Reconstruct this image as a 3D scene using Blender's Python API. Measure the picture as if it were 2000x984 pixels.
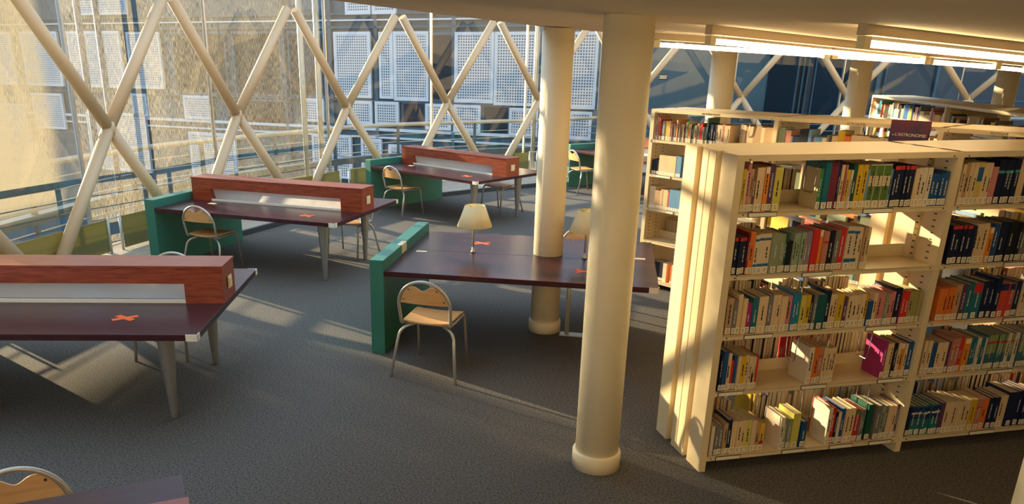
import bpy, math, random
from math import sin, cos, pi, radians, sqrt, atan2, hypot
from mathutils import Vector, Matrix

random.seed(7)
S = bpy.context.scene
C = S.collection
for o in list(bpy.data.objects):
    bpy.data.objects.remove(o)

# ------------------------------------------------------------------ camera
cam = bpy.data.cameras.new('camera')
cam_o = bpy.data.objects.new('camera', cam)
C.objects.link(cam_o)
cam.sensor_fit = 'HORIZONTAL'
cam.sensor_width = 36.0
cam.lens = 1499.6 / 2000 * 36.0
cam.shift_x = 112.96 / 2000
cam.shift_y = 140.5 / 2000
cam.clip_start = 0.05
cam.clip_end = 400
PITCH, ROLL = 0.3316, 0.0087
fw = Vector((0, cos(PITCH), -sin(PITCH)))
up = Vector((0, sin(PITCH), cos(PITCH)))
rt = Vector((1, 0, 0))
rx = rt * cos(ROLL) + up * sin(ROLL)
ry = -rt * sin(ROLL) + up * cos(ROLL)
m = Matrix((rx, ry, -fw)).transposed().to_4x4()
m.translation = Vector((0, 0, 2.422))
cam_o.matrix_world = m
S.camera = cam_o

# ------------------------------------------------------------------ light
w = bpy.data.worlds.new('sky')
S.world = w
w.use_nodes = True
bg = w.node_tree.nodes['Background']
bg.inputs[0].default_value = (0.58, 0.77, 1.0, 1)
bg.inputs[1].default_value = 1.2
sun = bpy.data.lights.new('sun', 'SUN')
sun.energy = 13.0
sun.color = (1.0, 0.77, 0.46)
sun.angle = radians(0.6)
sun_o = bpy.data.objects.new('sun', sun)
C.objects.link(sun_o)
SUN_AZ, SUN_EL = radians(-38.0), radians(12.5)      # direction the light travels
sd = Vector((cos(SUN_AZ) * cos(SUN_EL), sin(SUN_AZ) * cos(SUN_EL), -sin(SUN_EL)))
sun_o.rotation_euler = sd.to_track_quat('-Z', 'Y').to_euler()
TUBE_POWER = 11.5
S.view_settings.view_transform = 'Standard'
S.view_settings.look = 'None'
S.view_settings.exposure = 0.65
S.view_settings.gamma = 1.0
S.view_settings.use_curve_mapping = False
try:
    S.cycles.use_denoising = True
    S.cycles.max_bounces = 10
    S.cycles.transparent_max_bounces = 24
    S.cycles.caustics_reflective = False
    S.cycles.caustics_refractive = False
    S.cycles.sample_clamp_indirect = 6.0
except Exception:
    pass


# ------------------------------------------------------------------ materials
def srgb(r, g, b):
    f = lambda c: (c / 255 / 12.92) if c / 255 <= 0.04045 else ((c / 255 + 0.055) / 1.055) ** 2.4
    return (f(r), f(g), f(b), 1)


def mat(name, col, rough=0.5, metal=0.0, noise=0.0, nscale=20.0, stretch=(1, 1, 1), col2=None, bump=0.0, spec=0.5, coat=0.0):
    M = bpy.data.materials.new(name)
    M.use_nodes = True
    nt = M.node_tree
    b = nt.nodes['Principled BSDF']
    b.inputs['Base Color'].default_value = col
    b.inputs['Roughness'].default_value = rough
    b.inputs['Metallic'].default_value = metal
    b.inputs['Specular IOR Level'].default_value = spec
    if coat:
        b.inputs['Coat Weight'].default_value = coat
        b.inputs['Coat Roughness'].default_value = 0.12
    if noise or bump or col2:
        tc = nt.nodes.new('ShaderNodeTexCoord')
        mp = nt.nodes.new('ShaderNodeMapping')
        mp.inputs['Scale'].default_value = stretch
        n = nt.nodes.new('ShaderNodeTexNoise')
        n.inputs['Scale'].default_value = nscale
        n.inputs['Detail'].default_value = 5
        nt.links.new(tc.outputs['Object'], mp.inputs[0])
        nt.links.new(mp.outputs[0], n.inputs[0])
        if noise or col2:
            r = nt.nodes.new('ShaderNodeValToRGB')
            c2 = col2 or tuple(c * (1 - noise) for c in col[:3]) + (1,)
            r.color_ramp.elements[0].position = 0.3
            r.color_ramp.elements[1].position = 0.7
            r.color_ramp.elements[0].color = c2
            r.color_ramp.elements[1].color = col
            nt.links.new(n.outputs[0], r.inputs[0])
            nt.links.new(r.outputs[0], b.inputs['Base Color'])
        if bump:
            bp = nt.nodes.new('ShaderNodeBump')
            bp.inputs['Strength'].default_value = bump
            bp.inputs['Distance'].default_value = 0.01
            nt.links.new(n.outputs[0], bp.inputs['Height'])
            nt.links.new(bp.outputs[0], b.inputs['Normal'])
    return M


M_carpet = mat('carpet', (0.185, 0.170, 0.148, 1), 0.95, col2=(0.046, 0.046, 0.046, 1), nscale=80, bump=0.3, spec=0.15)
M_ceil = mat('ceiling_paint', (0.84, 0.70, 0.50, 1), 0.8, noise=0.06, nscale=2)
M_cream = mat('cream_paint', (0.85, 0.74, 0.51, 1), 0.45, noise=0.05, nscale=3)
M_strut = mat('strut_paint', (0.55, 0.41, 0.245, 1), 0.42, noise=0.05, nscale=3)
M_shelf = mat('cream_steel', (0.70, 0.57, 0.345, 1), 0.38, noise=0.05, nscale=6)
M_slot = mat('dark_slot', (0.03, 0.025, 0.02, 1), 0.8)
M_red = mat('red_stained_wood', (0.36, 0.070, 0.022, 1), 0.33, col2=(0.17, 0.026, 0.010, 1), nscale=6, stretch=(1.2, 14, 14))
M_top = mat('aubergine_top', (0.060, 0.017, 0.022, 1), 0.26, noise=0.3, nscale=9, stretch=(1, 8, 1), spec=0.28)
M_green = mat('green_paint', (0.032, 0.185, 0.13, 1), 0.42, noise=0.08, nscale=4)
M_steel = mat('grey_steel', (0.42, 0.41, 0.38, 1), 0.35, metal=0.7, noise=0.1, nscale=6)
M_tube = mat('chair_tube', (0.50, 0.47, 0.41, 1), 0.32, metal=0.55)
M_ply = mat('chair_plywood', (0.76, 0.43, 0.17, 1), 0.4, col2=(0.64, 0.34, 0.12, 1), nscale=5, stretch=(1, 10, 10))
M_white = mat('white_plastic', (0.78, 0.74, 0.62, 1), 0.5)
M_tape = mat('orange_tape', (0.85, 0.13, 0.012, 1), 0.6)
M_ivory = mat('ivory_plastic', (0.74, 0.64, 0.38, 1), 0.45)
M_dark = mat('dark_trim', (0.035, 0.045, 0.05, 1), 0.5)
M_ledge = mat('stone_ledge', (0.42, 0.36, 0.29, 1), 0.6, noise=0.2, nscale=8)
M_blue = mat('blue_steel', (0.035, 0.085, 0.14, 1), 0.45)
M_rail = mat('rail_steel', (0.50, 0.52, 0.47, 1), 0.4, metal=0.3)
M_wall = mat('facade_cladding', (0.042, 0.112, 0.155, 1), 0.6, noise=0.35, nscale=0.7)
M_wall2 = mat('dark_facade', (0.022, 0.034, 0.045, 1), 0.35, noise=0.5, nscale=0.5)
M_pane = mat('facade_window', (0.012, 0.028, 0.045, 1), 0.6, spec=0.05)
M_conc = mat('outside_ground', (0.15, 0.15, 0.15, 1), 0.9)
M_paper = mat('page_paper', (0.72, 0.60, 0.42, 1), 0.85, noise=0.18, nscale=60, stretch=(12, 1, 1))
M_label = mat('label_paper', (0.80, 0.72, 0.55, 1), 0.7)
M_ink = mat('label_ink', (0.03, 0.025, 0.02, 1), 0.7)
M_chrome = mat('bookend_wire', (0.55, 0.53, 0.48, 1), 0.2, metal=1.0)
M_poster = mat('nebula_cover', (0.16, 0.022, 0.04, 1), 0.4, col2=(0.008, 0.022, 0.075, 1), nscale=7)
M_batten = mat('batten_enamel', (0.50, 0.40, 0.27, 1), 0.6)


def mat_shade():
    M = bpy.data.materials.new('lamp_shade_film')
    M.use_nodes = True
    nt = M.node_tree
    b = nt.nodes['Principled BSDF']
    b.inputs['Base Color'].default_value = (0.90, 0.82, 0.55, 1)
    b.inputs['Roughness'].default_value = 0.6
    tr = nt.nodes.new('ShaderNodeBsdfTranslucent')
    tr.inputs[0].default_value = (0.95, 0.86, 0.56, 1)
    mx = nt.nodes.new('ShaderNodeMixShader')
    mx.inputs[0].default_value = 0.4
    nt.links.new(b.outputs[0], mx.inputs[1])
    nt.links.new(tr.outputs[0], mx.inputs[2])
    nt.links.new(mx.outputs[0], nt.nodes['Material Output'].inputs[0])
    return M


M_shade = mat_shade()


def mat_emit(name, col, power):
    M = bpy.data.materials.new(name)
    M.use_nodes = True
    b = M.node_tree.nodes['Principled BSDF']
    b.inputs['Base Color'].default_value = (0.8, 0.8, 0.8, 1)
    b.inputs['Emission Color'].default_value = col
    b.inputs['Emission Strength'].default_value = power
    return M


M_glow = mat_emit('tube_glow', (1.0, 0.76, 0.42, 1), TUBE_POWER)


def mat_frost():
    M = bpy.data.materials.new('frosted_guard_glass')
    M.use_nodes = True
    nt = M.node_tree
    b = nt.nodes['Principled BSDF']
    b.inputs['Base Color'].default_value = (0.30, 0.26, 0.12, 1)
    b.inputs['Roughness'].default_value = 0.25
    tr = nt.nodes.new('ShaderNodeBsdfTranslucent')
    tr.inputs[0].default_value = (0.24, 0.23, 0.09, 1)
    mx = nt.nodes.new('ShaderNodeMixShader')
    mx.inputs[0].default_value = 0.5
    nt.links.new(b.outputs[0], mx.inputs[1])
    nt.links.new(tr.outputs[0], mx.inputs[2])
    nt.links.new(mx.outputs[0], nt.nodes['Material Output'].inputs[0])
    return M


M_frost = mat_frost()


def mat_sheer(name, body, glow, clear, gloss):
    """frosted sheet: part see-through, part scattering light that reaches its far side"""
    M = bpy.data.materials.new(name)
    M.use_nodes = True
    nt = M.node_tree
    b = nt.nodes['Principled BSDF']
    b.inputs['Base Color'].default_value = body
    b.inputs['Roughness'].default_value = gloss
    tl = nt.nodes.new('ShaderNodeBsdfTranslucent')
    tl.inputs[0].default_value = glow
    tp = nt.nodes.new('ShaderNodeBsdfTransparent')
    x1 = nt.nodes.new('ShaderNodeMixShader')
    x1.inputs[0].default_value = 0.7
    x2 = nt.nodes.new('ShaderNodeMixShader')
    x2.inputs[0].default_value = clear
    nt.links.new(b.outputs[0], x1.inputs[1])
    nt.links.new(tl.outputs[0], x1.inputs[2])
    nt.links.new(x1.outputs[0], x2.inputs[1])
    nt.links.new(tp.outputs[0], x2.inputs[2])
    nt.links.new(x2.outputs[0], nt.nodes['Material Output'].inputs[0])
    return M


M_plexi = mat_sheer('frosted_plexi', (0.85, 0.87, 0.85, 1), (0.97, 0.98, 0.96, 1), 0.30, 0.12)



def mat_glass(name, dirt, heavy=False):
    """clear pane with rain-streaked dust that scatters the low sun"""
    M = bpy.data.materials.new(name)
    M.use_nodes = True
    nt = M.node_tree
    N, L = nt.nodes, nt.links
    N.remove(N['Principled BSDF'])
    tc = N.new('ShaderNodeTexCoord')
    m1 = N.new('ShaderNodeMapping')
    m1.inputs['Scale'].default_value = (130, 130, 11)
    n1 = N.new('ShaderNodeTexNoise')
    n1.inputs['Scale'].default_value = 1.0
    n1.inputs['Detail'].default_value = 6
    n1.inputs['Roughness'].default_value = 0.75
    m2 = N.new('ShaderNodeMapping')
    m2.inputs['Scale'].default_value = (2.2, 2.2, 0.25)
    n2 = N.new('ShaderNodeTexNoise')
    n2.inputs['Scale'].default_value = 1.0
    n2.inputs['Detail'].default_value = 3
    for a, b in ((m1, n1), (m2, n2)):
        L.new(tc.outputs['Object'], a.inputs[0])
        L.new(a.outputs[0], b.inputs[0])
    mr = N.new('ShaderNodeMapRange')
    mr.inputs[1].default_value = 0.41
    mr.inputs[2].default_value = 0.64
    mr.inputs[3].default_value = 0.7 if heavy else 0.12
    mr.inputs[4].default_value = 1.75
    L.new(n1.outputs[0], mr.inputs[0])
    mr2 = N.new('ShaderNodeMapRange')
    mr2.inputs[1].default_value = 0.3
    mr2.inputs[2].default_value = 0.7
    mr2.inputs[3].default_value = 0.7
    mr2.inputs[4].default_value = 1.25
    L.new(n2.outputs[0], mr2.inputs[0])
    mu = N.new('ShaderNodeMath')
    mu.operation = 'MULTIPLY'
    L.new(mr.outputs[0], mu.inputs[0])
    L.new(mr2.outputs[0], mu.inputs[1])
    mu2 = N.new('ShaderNodeMath')
    mu2.operation = 'MULTIPLY'
    mu2.use_clamp = True
    mu2.inputs[1].default_value = dirt
    L.new(mu.outputs[0], mu2.inputs[0])
    cov = mu2
    if heavy:       # leftmost panes: thicker dust low down, cover shaped to hold sun off the floor
        sp = N.new('ShaderNodeSeparateXYZ')
        L.new(tc.outputs['Object'], sp.inputs[0])
        ra = N.new('ShaderNodeMapRange'); ra.interpolation_type = 'SMOOTHSTEP'
        for q, vv in enumerate((1.2, 2.4, 0.22, 0.0)):
            ra.inputs[q + 1].default_value = vv
        L.new(sp.outputs['Z'], ra.inputs[0])
        rb = N.new('ShaderNodeMapRange'); rb.interpolation_type = 'SMOOTHSTEP'
        for q, vv in enumerate((2.05, 2.35, 1.0, 0.0)):
            rb.inputs[q + 1].default_value = vv
        L.new(sp.outputs['X'], rb.inputs[0])
        mm_ = N.new('ShaderNodeMath'); mm_.operation = 'MULTIPLY'
        L.new(ra.outputs[0], mm_.inputs[0]); L.new(rb.outputs[0], mm_.inputs[1])
        ad = N.new('ShaderNodeMath'); ad.operation = 'ADD'; ad.use_clamp = True
        L.new(mm_.outputs[0], ad.inputs[0]); L.new(mu2.outputs[0], ad.inputs[1])
        rc = N.new('ShaderNodeMapRange'); rc.interpolation_type = 'SMOOTHSTEP'
        for q, vv in enumerate((0.55, 0.85, 0.05, 1.0)):        # cover cut at the foot to let a sun patch onto the carpet
            rc.inputs[q + 1].default_value = vv
        L.new(sp.outputs['Z'], rc.inputs[0])
        cov = N.new('ShaderNodeMath'); cov.operation = 'MULTIPLY'
        L.new(ad.outputs[0], cov.inputs[0]); L.new(rc.outputs[0], cov.inputs[1])
        re = N.new('ShaderNodeMapRange'); re.interpolation_type = 'SMOOTHSTEP'
        for q, vv in enumerate((2.15, 2.4, 1.0, 0.3)):  # cover cut at the far end to let the sun strip through
            re.inputs[q + 1].default_value = vv
        L.new(sp.outputs['X'], re.inputs[0])
        cv2 = N.new('ShaderNodeMath'); cv2.operation = 'MULTIPLY'
        L.new(cov.outputs[0], cv2.inputs[0]); L.new(re.outputs[0], cv2.inputs[1])
        cov = cv2
    tp = N.new('ShaderNodeBsdfTransparent')
    tp.inputs[0].default_value = (0.93, 0.96, 0.96, 1)
    tl = N.new('ShaderNodeBsdfTranslucent')
    tl.inputs[0].default_value = (0.135, 0.127, 0.098, 1) if heavy else (0.215, 0.20, 0.15, 1)
    gl = N.new('ShaderNodeBsdfGlossy')
    gl.inputs['Roughness'].default_value = 0.0
    fr = N.new('ShaderNodeFresnel')
    fr.inputs[0].default_value = 1.45
    x1 = N.new('ShaderNodeMixShader')
    x2 = N.new('ShaderNodeMixShader')
    L.new(cov.outputs[0], x1.inputs[0])
    L.new(tp.outputs[0], x1.inputs[1])
    L.new(tl.outputs[0], x1.inputs[2])
    L.new(fr.outputs[0], x2.inputs[0])
    L.new(x1.outputs[0], x2.inputs[1])
    L.new(gl.outputs[0], x2.inputs[2])
    L.new(x2.outputs[0], N['Material Output'].inputs[0])
    return M


M_glass = {k: mat_glass('window_glass_' + k, d, k == 'dirty') for k, d in (('dirty', 0.80), ('dusty', 0.43), ('hazy', 0.24), ('clear', 0.012))}


def mat_perf():
    """white sheet metal punched with a square grid of holes (a plain margin is built as a frame)"""
    M = bpy.data.materials.new('perforated_sheet')
    M.use_nodes = True
    nt = M.node_tree
    N, L = nt.nodes, nt.links
    b = N['Principled BSDF']
    b.inputs['Roughness'].default_value = 0.5
    tc = N.new('ShaderNodeTexCoord')
    sp = N.new('ShaderNodeSeparateXYZ')
    L.new(tc.outputs['Object'], sp.inputs[0])
    outs = []
    for k in ('X', 'Z'):
        d = N.new('ShaderNodeMath'); d.operation = 'MULTIPLY'; d.inputs[1].default_value = 1 / 0.088
        f = N.new('ShaderNodeMath'); f.operation = 'FRACT'
        g = N.new('ShaderNodeMath'); g.operation = 'GREATER_THAN'; g.inputs[1].default_value = 0.42
        L.new(sp.outputs[k], d.inputs[0]); L.new(d.outputs[0], f.inputs[0]); L.new(f.outputs[0], g.inputs[0])
        outs.append(g)
    mu = N.new('ShaderNodeMath'); mu.operation = 'MULTIPLY'
    L.new(outs[0].outputs[0], mu.inputs[0]); L.new(outs[1].outputs[0], mu.inputs[1])
    mx = N.new('ShaderNodeMix'); mx.data_type = 'RGBA'
    mx.inputs[6].default_value = (0.62, 0.64, 0.66, 1)
    mx.inputs[7].default_value = (0.045, 0.07, 0.095, 1)
    L.new(mu.outputs[0], mx.inputs[0])
    L.new(mx.outputs[2], b.inputs['Base Color'])
    return M


M_perf = mat_perf()
M_sheet = mat('white_sheet_metal', (0.62, 0.65, 0.67, 1), 0.5)

BOOKCOL = dict(yel=(212, 172, 40), wht=(222, 206, 180), pnk=(205, 130, 125), tan=(186, 152, 112), brn=(120, 88, 64), crm=(222, 194, 150),
               org=(226, 138, 44), pur=(92, 58, 92), lem=(205, 194, 92), grn=(206, 186, 140), tea=(28, 104, 118), plm=(112, 44, 62), nav=(22, 34, 66),
               dre=(120, 28, 32), dgr=(26, 82, 62), lbl=(104, 150, 186), gwh=(204, 190, 152), nvr=(22, 30, 56), blu=(30, 76, 128), ora=(222, 118, 46),
               wbl=(214, 194, 160), sag=(138, 146, 116), blk=(26, 26, 32), lgr=(150, 166, 136), lav=(140, 128, 148), red=(202, 46, 42), ros=(190, 126, 104),
               gry=(120, 116, 110), mag=(168, 46, 112), cya=(34, 128, 166), dte=(26, 84, 84), oli=(158, 148, 92), bwh=(214, 194, 160), ylr=(228, 180, 56),
               rgr=(192, 42, 44), ybl=(204, 180, 92), nvb=(20, 30, 54), trd=(36, 112, 124), nre=(206, 76, 64), gte=(60, 104, 110), tgr=(36, 110, 112))
BOOKMAT = {}


def bookmat(c):
    if c not in BOOKMAT:
        BOOKMAT[c] = mat('cover_' + c, srgb(*BOOKCOL[c]), 0.42, noise=0.12, nscale=14, stretch=(1, 1, 0.4))
    return BOOKMAT[c]


BANDCOL = dict(red=(196, 48, 42), grn=(78, 112, 46), blu=(32, 92, 140), wht=(226, 212, 186), cya=(72, 160, 166), ink=(40, 34, 32), nav=(24, 40, 92),
               lim=(136, 152, 96), org=(222, 110, 50), lea=(56, 130, 78), sil=(190, 190, 180))
M_band = {k: mat('band_' + k, srgb(*v), 0.45) for k, v in BANDCOL.items()}


# ------------------------------------------------------------------ mesh helpers
class MB:
    def __init__(self):
        self.v, self.f, self.s, self.mi = [], [], [], []
        self.m = 0

    def add(self, vs, fs, smooth=False):
        n = len(self.v)
        self.v += [tuple(p) for p in vs]
        self.f += [tuple(i + n for i in f) for f in fs]
        self.s += [smooth] * len(fs)
        self.mi += [self.m] * len(fs)
        return self

    def box(self, x0, x1, y0, y1, z0, z1, M=None):
        p = [Vector((x, y, z)) for x in (x0, x1) for y in (y0, y1) for z in (z0, z1)]
        if M is not None:
            p = [M @ q for q in p]
        return self.add(p, [(0, 1, 3, 2), (4, 6, 7, 5), (0, 4, 5, 1), (2, 3, 7, 6), (0, 2, 6, 4), (1, 5, 7, 3)])

    def prism(self, pts, z0, z1):
        n = len(pts)
        zf = z0 if callable(z0) else (lambda x, y: z0)
        zt = z1 if callable(z1) else (lambda x, y: z1)
        vs = [(x, y, zf(x, y)) for x, y in pts] + [(x, y, zt(x, y)) for x, y in pts]
        return self.add(vs, [tuple(range(n))[::-1], tuple(range(n, 2 * n))] + [(i, (i + 1) % n, n + (i + 1) % n, n + i) for i in range(n)])

    def lathe(self, prof, cx=0, cy=0, n=32, caps=True, smooth=True):
        vs, fs = [], []
        for r, z in prof:
            for i in range(n):
                a = 2 * pi * i / n
                vs.append((cx + r * cos(a), cy + r * sin(a), z))
        for j in range(len(prof) - 1):
            for i in range(n):
                fs.append((j * n + i, j * n + (i + 1) % n, (j + 1) * n + (i + 1) % n, (j + 1) * n + i))
        self.add(vs, fs, smooth)
        if caps:
            k = len(self.v) - len(vs)
            self.f += [tuple(k + i for i in range(n))[::-1], tuple(k + (len(prof) - 1) * n + i for i in range(n))]
            self.s += [False, False]
            self.mi += [self.m] * 2
        return self

    def tube(self, pts, r, n=10, r2=None, caps=True):
        pts = [Vector(p) for p in pts]
        k = len(pts)
        rs = [r + ((r2 if r2 is not None else r) - r) * i / (k - 1) for i in range(k)]
        t0 = (pts[1] - pts[0]).normalized()
        nrm = t0.orthogonal().normalized()
        vs, fs = [], []
        for i in range(k):
            t = (pts[min(i + 1, k - 1)] - pts[max(i - 1, 0)]).normalized()
            nrm = (nrm - t * nrm.dot(t)).normalized()
            b = t.cross(nrm)
            for j in range(n):
                a = 2 * pi * j / n
                vs.append(pts[i] + (nrm * cos(a) + b * sin(a)) * rs[i])
        for i in range(k - 1):
            for j in range(n):
                fs.append((i * n + j, i * n + (j + 1) % n, (i + 1) * n + (j + 1) % n, (i + 1) * n + j))
        base = len(self.v)
        self.add(vs, fs, True)
        if caps:
            self.f += [tuple(base + j for j in range(n))[::-1], tuple(base + (k - 1) * n + j for j in range(n))]
            self.s += [False, False]
            self.mi += [self.m] * 2
        return self

    def build(self, name, mats, parent=None, bevel=0.0, M=None):
        me = bpy.data.meshes.new(name)
        me.from_pydata(self.v, [], self.f)
        for mm in (mats if isinstance(mats, (list, tuple)) else [mats]):
            me.materials.append(mm)
        me.polygons.foreach_set('use_smooth', self.s)
        me.polygons.foreach_set('material_index', self.mi)
        me.update()
        o = bpy.data.objects.new(name, me)
        C.objects.link(o)
        if parent is not None:
            o.parent = parent
        if M is not None:
            o.matrix_world = M
        if bevel:
            b = o.modifiers.new('edge', 'BEVEL')
            b.width = bevel
            b.segments = 2
            b.limit_method = 'ANGLE'
        return o


def bend(pts, r, n=5):
    """round the corners of a polyline"""
    P = [Vector(p) for p in pts]
    out = [P[0]]
    for i in range(1, len(P) - 1):
        a, b, c = P[i - 1], P[i], P[i + 1]
        ra = min(r, (a - b).length * 0.48, (c - b).length * 0.48)
        p, q = b + (a - b).normalized() * ra, b + (c - b).normalized() * ra
        for k in range(n + 1):
            t = k / n
            out.append(p * (1 - t) ** 2 + b * 2 * t * (1 - t) + q * t * t)
    out.append(P[-1])
    return out


def tag(o, label, cat, group=None, kind=None):
    o['label'] = label
    o['category'] = cat
    if group:
        o['group'] = group
    if kind:
        o['kind'] = kind
    return o


def empty(name, x, y, z=0.0, rz=0.0):
    o = bpy.data.objects.new(name, None)
    o.empty_display_size = 0.1
    C.objects.link(o)
    o.location = (x, y, z)
    o.rotation_euler = (0, 0, rz)
    return o


def copy_tree(o, parent=None):
    c = o.copy()
    C.objects.link(c)
    if parent is not None:
        c.parent = parent
    for ch in list(o.children):
        copy_tree(ch, c)
    return c


def text_mesh(body, size, name, m_, parent, M):
    cu = bpy.data.curves.new('lettering', 'FONT')
    cu.body = body
    cu.size = size
    cu.extrude = 0.0006
    cu.align_x = 'CENTER'
    t = bpy.data.objects.new('lettering', cu)
    C.objects.link(t)
    bpy.context.view_layer.update()
    me = bpy.data.meshes.new_from_object(t.evaluated_get(bpy.context.evaluated_depsgraph_get()))
    bpy.data.objects.remove(t)
    me.materials.clear()
    me.materials.append(m_)
    o = bpy.data.objects.new(name, me)
    C.objects.link(o)
    o.parent = parent
    o.matrix_local = M
    return o


# upright lettering on a face that looks along local -y
FRONT = Matrix(((1, 0, 0, 0), (0, 0, -1, 0), (0, 1, 0, 0), (0, 0, 0, 1)))
ORDW = ('first', 'second', 'third', 'fourth')

# ------------------------------------------------------------------ setting
KERB = [(-4.35, -6), (-4.35, 1.5), (-4.32, 4.4), (-4.26, 6.3), (-4.02, 7.8), (-3.74, 9.0), (-3.18, 10.55), (-2.62, 11.65), (-1.55, 13.0), (-0.4, 14.2), (0.35, 14.75),
        (1.7, 15.6), (4.0, 17.2), (6.9, 18.2), (9.4, 17.9), (12.2, 18.0), (15.0, 17.0)]
NODES = [(-4.3, -2.9), (-4.75, -0.5), (-5.05, 2.0), (-5.15, 4.55), (-4.95, 7.1), (-4.22, 9.59), (-3.30, 11.97), (-1.94, 14.14), (-0.18, 15.95), (1.80, 17.35), (4.15, 18.65),
         (6.95, 19.5), (9.37, 19.1), (12.4, 19.4), (15.2, 18.4)]
ZN, ZT = 1.60, 3.26
OUT = 0.5
normals = []
for i in range(len(NODES)):
    a, b = NODES[max(i - 1, 0)], NODES[min(i + 1, len(NODES) - 1)]
    dx, dy = b[0] - a[0], b[1] - a[1]
    l = hypot(dx, dy)
    normals.append((-dy / l, dx / l))
GL = [(NODES[i][0] + normals[i][0] * OUT, NODES[i][1] + normals[i][1] * OUT) for i in range(len(NODES))]


def offs(d):
    return [(NODES[i][0] + normals[i][0] * d, NODES[i][1] + normals[i][1] * d) for i in range(len(NODES))]


tag(MB().prism([KERB[0]] + KERB[1:] + [(15, -6)], -0.3, 0.0).build('floor', M_carpet), 'dark grey carpet covering the whole reading room', 'floor', kind='structure')
b = MB()
for (x0, y0), (x1, y1) in zip(KERB, KERB[1:]):
    l = hypot(x1 - x0, y1 - y0)
    nx, ny = -(y1 - y0) / l * 0.05, (x1 - x0) / l * 0.05
    b.prism([(x0, y0), (x1, y1), (x1 + nx, y1 + ny), (x0 + nx, y0 + ny)], 0.0, 0.075)
tag(b.build('trim_1', M_dark), 'dark kerb strip where the carpet meets the window ledge', 'kerb', kind='structure')
lo = [(x, y) for x, y in KERB]
b = MB()
G2 = offs(OUT + 0.02)
b.prism([(x - 0.03, y + 0.02) for x, y in KERB] + G2[::-1], -0.3, 0.055)
tag(b.build('trim_2', M_ledge), 'pale stone ledge between the carpet kerb and the curved glass', 'ledge', kind='structure')


def ceil_z(x, y):
    return 2.66 + 0.0085 * (y - 4.33) - 0.05 * max(x - 0.9, -3.0)


CEIL = [(-3.0, -6), (-2.4, 0), (-1.6, 2.8), (-0.93, 4.62), (-0.55, 5.2), (0.05, 6.05), (0.72, 6.98), (1.35, 7.35), (2.1, 8.75), (3.2, 9.9), (5.4, 11.6), (9, 12.6), (14.5, 12), (14.5, -6)]
cz = lambda x, y: ceil_z(x, y)
tag(MB().prism(CEIL, cz, lambda x, y: ceil_z(x, y) + 0.3).build('ceiling', M_ceil), 'warm plaster soffit with a curved edge along the glass side', 'ceiling', kind='structure')
b = MB()
jp = [(0.35, 3.93), (0.72, 4.2), (1.0, 4.28), (1.3, 4.42), (1.75, 4.7)]
for (x0, y0), (x1, y1) in zip(jp, jp[1:]):
    b.prism([(x0, y0), (x1, y1), (x1, y1 + 0.006), (x0, y0 + 0.006)], lambda x, y: ceil_z(x, y) - 0.002, lambda x, y: ceil_z(x, y) + 0.003)
tag(b.build('trim_3', M_dark), 'thin dark joint line crossing the ceiling by the front column', 'ceiling joint', kind='structure')
tag(MB().box(-4.9, 14.6, -6.2, -6.0, -0.3, 6).build('wall_back', M_cream), 'cream wall closing the room behind the viewer', 'wall', kind='structure')
tag(MB().box(14.6, 14.8, -6.2, 18.5, -0.3, 6).build('wall_right', M_cream), 'cream wall closing the far right of the room', 'wall', kind='structure')

# glass bays
for i in range(len(GL) - 1):
    (x0, y0), (x1, y1) = GL[i], GL[i + 1]
    l = hypot(x1 - x0, y1 - y0)
    kind = 'dirty' if i <= 4 else 'dusty' if i == 5 else 'hazy' if i == 6 else 'clear'
    o = MB().add([(0, 0, 0.05), (l, 0, 0.05), (l, 0, 5.2), (0, 0, 5.2)], [(0, 1, 2, 3)]).build('window_%d' % (i + 1), M_glass[kind])
    o.location = (x0, y0, 0)
    o.rotation_euler = (0, 0, atan2(y1 - y0, x1 - x0))
    where = ['behind the viewer', 'beside the viewer', 'at the far left, out past the nearest desk', 'left of the first visible strut cross', 'left of the first strut cross above the nearest desk',
             'between the first and second strut crosses', 'between the second and third strut crosses', 'between the third and fourth strut crosses', 'just left of the slimmer desk column',
             'behind the two tall columns', 'behind the front column and shelf end', 'with the small notice, right of the front column', 'behind the third column', 'behind the fourth column', 'at the far right'][i]
    tag(o, {'dirty': 'dusty gold sunlit', 'dusty': 'streaked sunlit', 'hazy': 'lightly streaked', 'clear': 'clear'}[kind] + ' glass pane ' + where, 'window', kind='structure')
    mu = MB().box(-0.014, 0.014, -0.03, 0.03, 0.05, 5.2).build('mullion', M_steel, o)
beam_pts = offs(OUT + 0.1)
b = MB()
for (x0, y0), (x1, y1) in zip(beam_pts, beam_pts[1:]):
    l = hypot(x1 - x0, y1 - y0)
    nx, ny = -(y1 - y0) / l * 0.12, (x1 - x0) / l * 0.12
    q_ = [(x0, y0), (x1, y1), (x1 + nx, y1 + ny), (x0 + nx, y0 + ny)]
    b.prism(q_, 3.42, 3.47).prism(q_, 3.72, 4.2)  # upper beam is out of view, added to cut off the higher sun
tag(b.build('trim_4', M_blue), 'dark blue ring beam over the curved glass wall, with an added unseen one above', 'beam', kind='structure')

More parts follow.
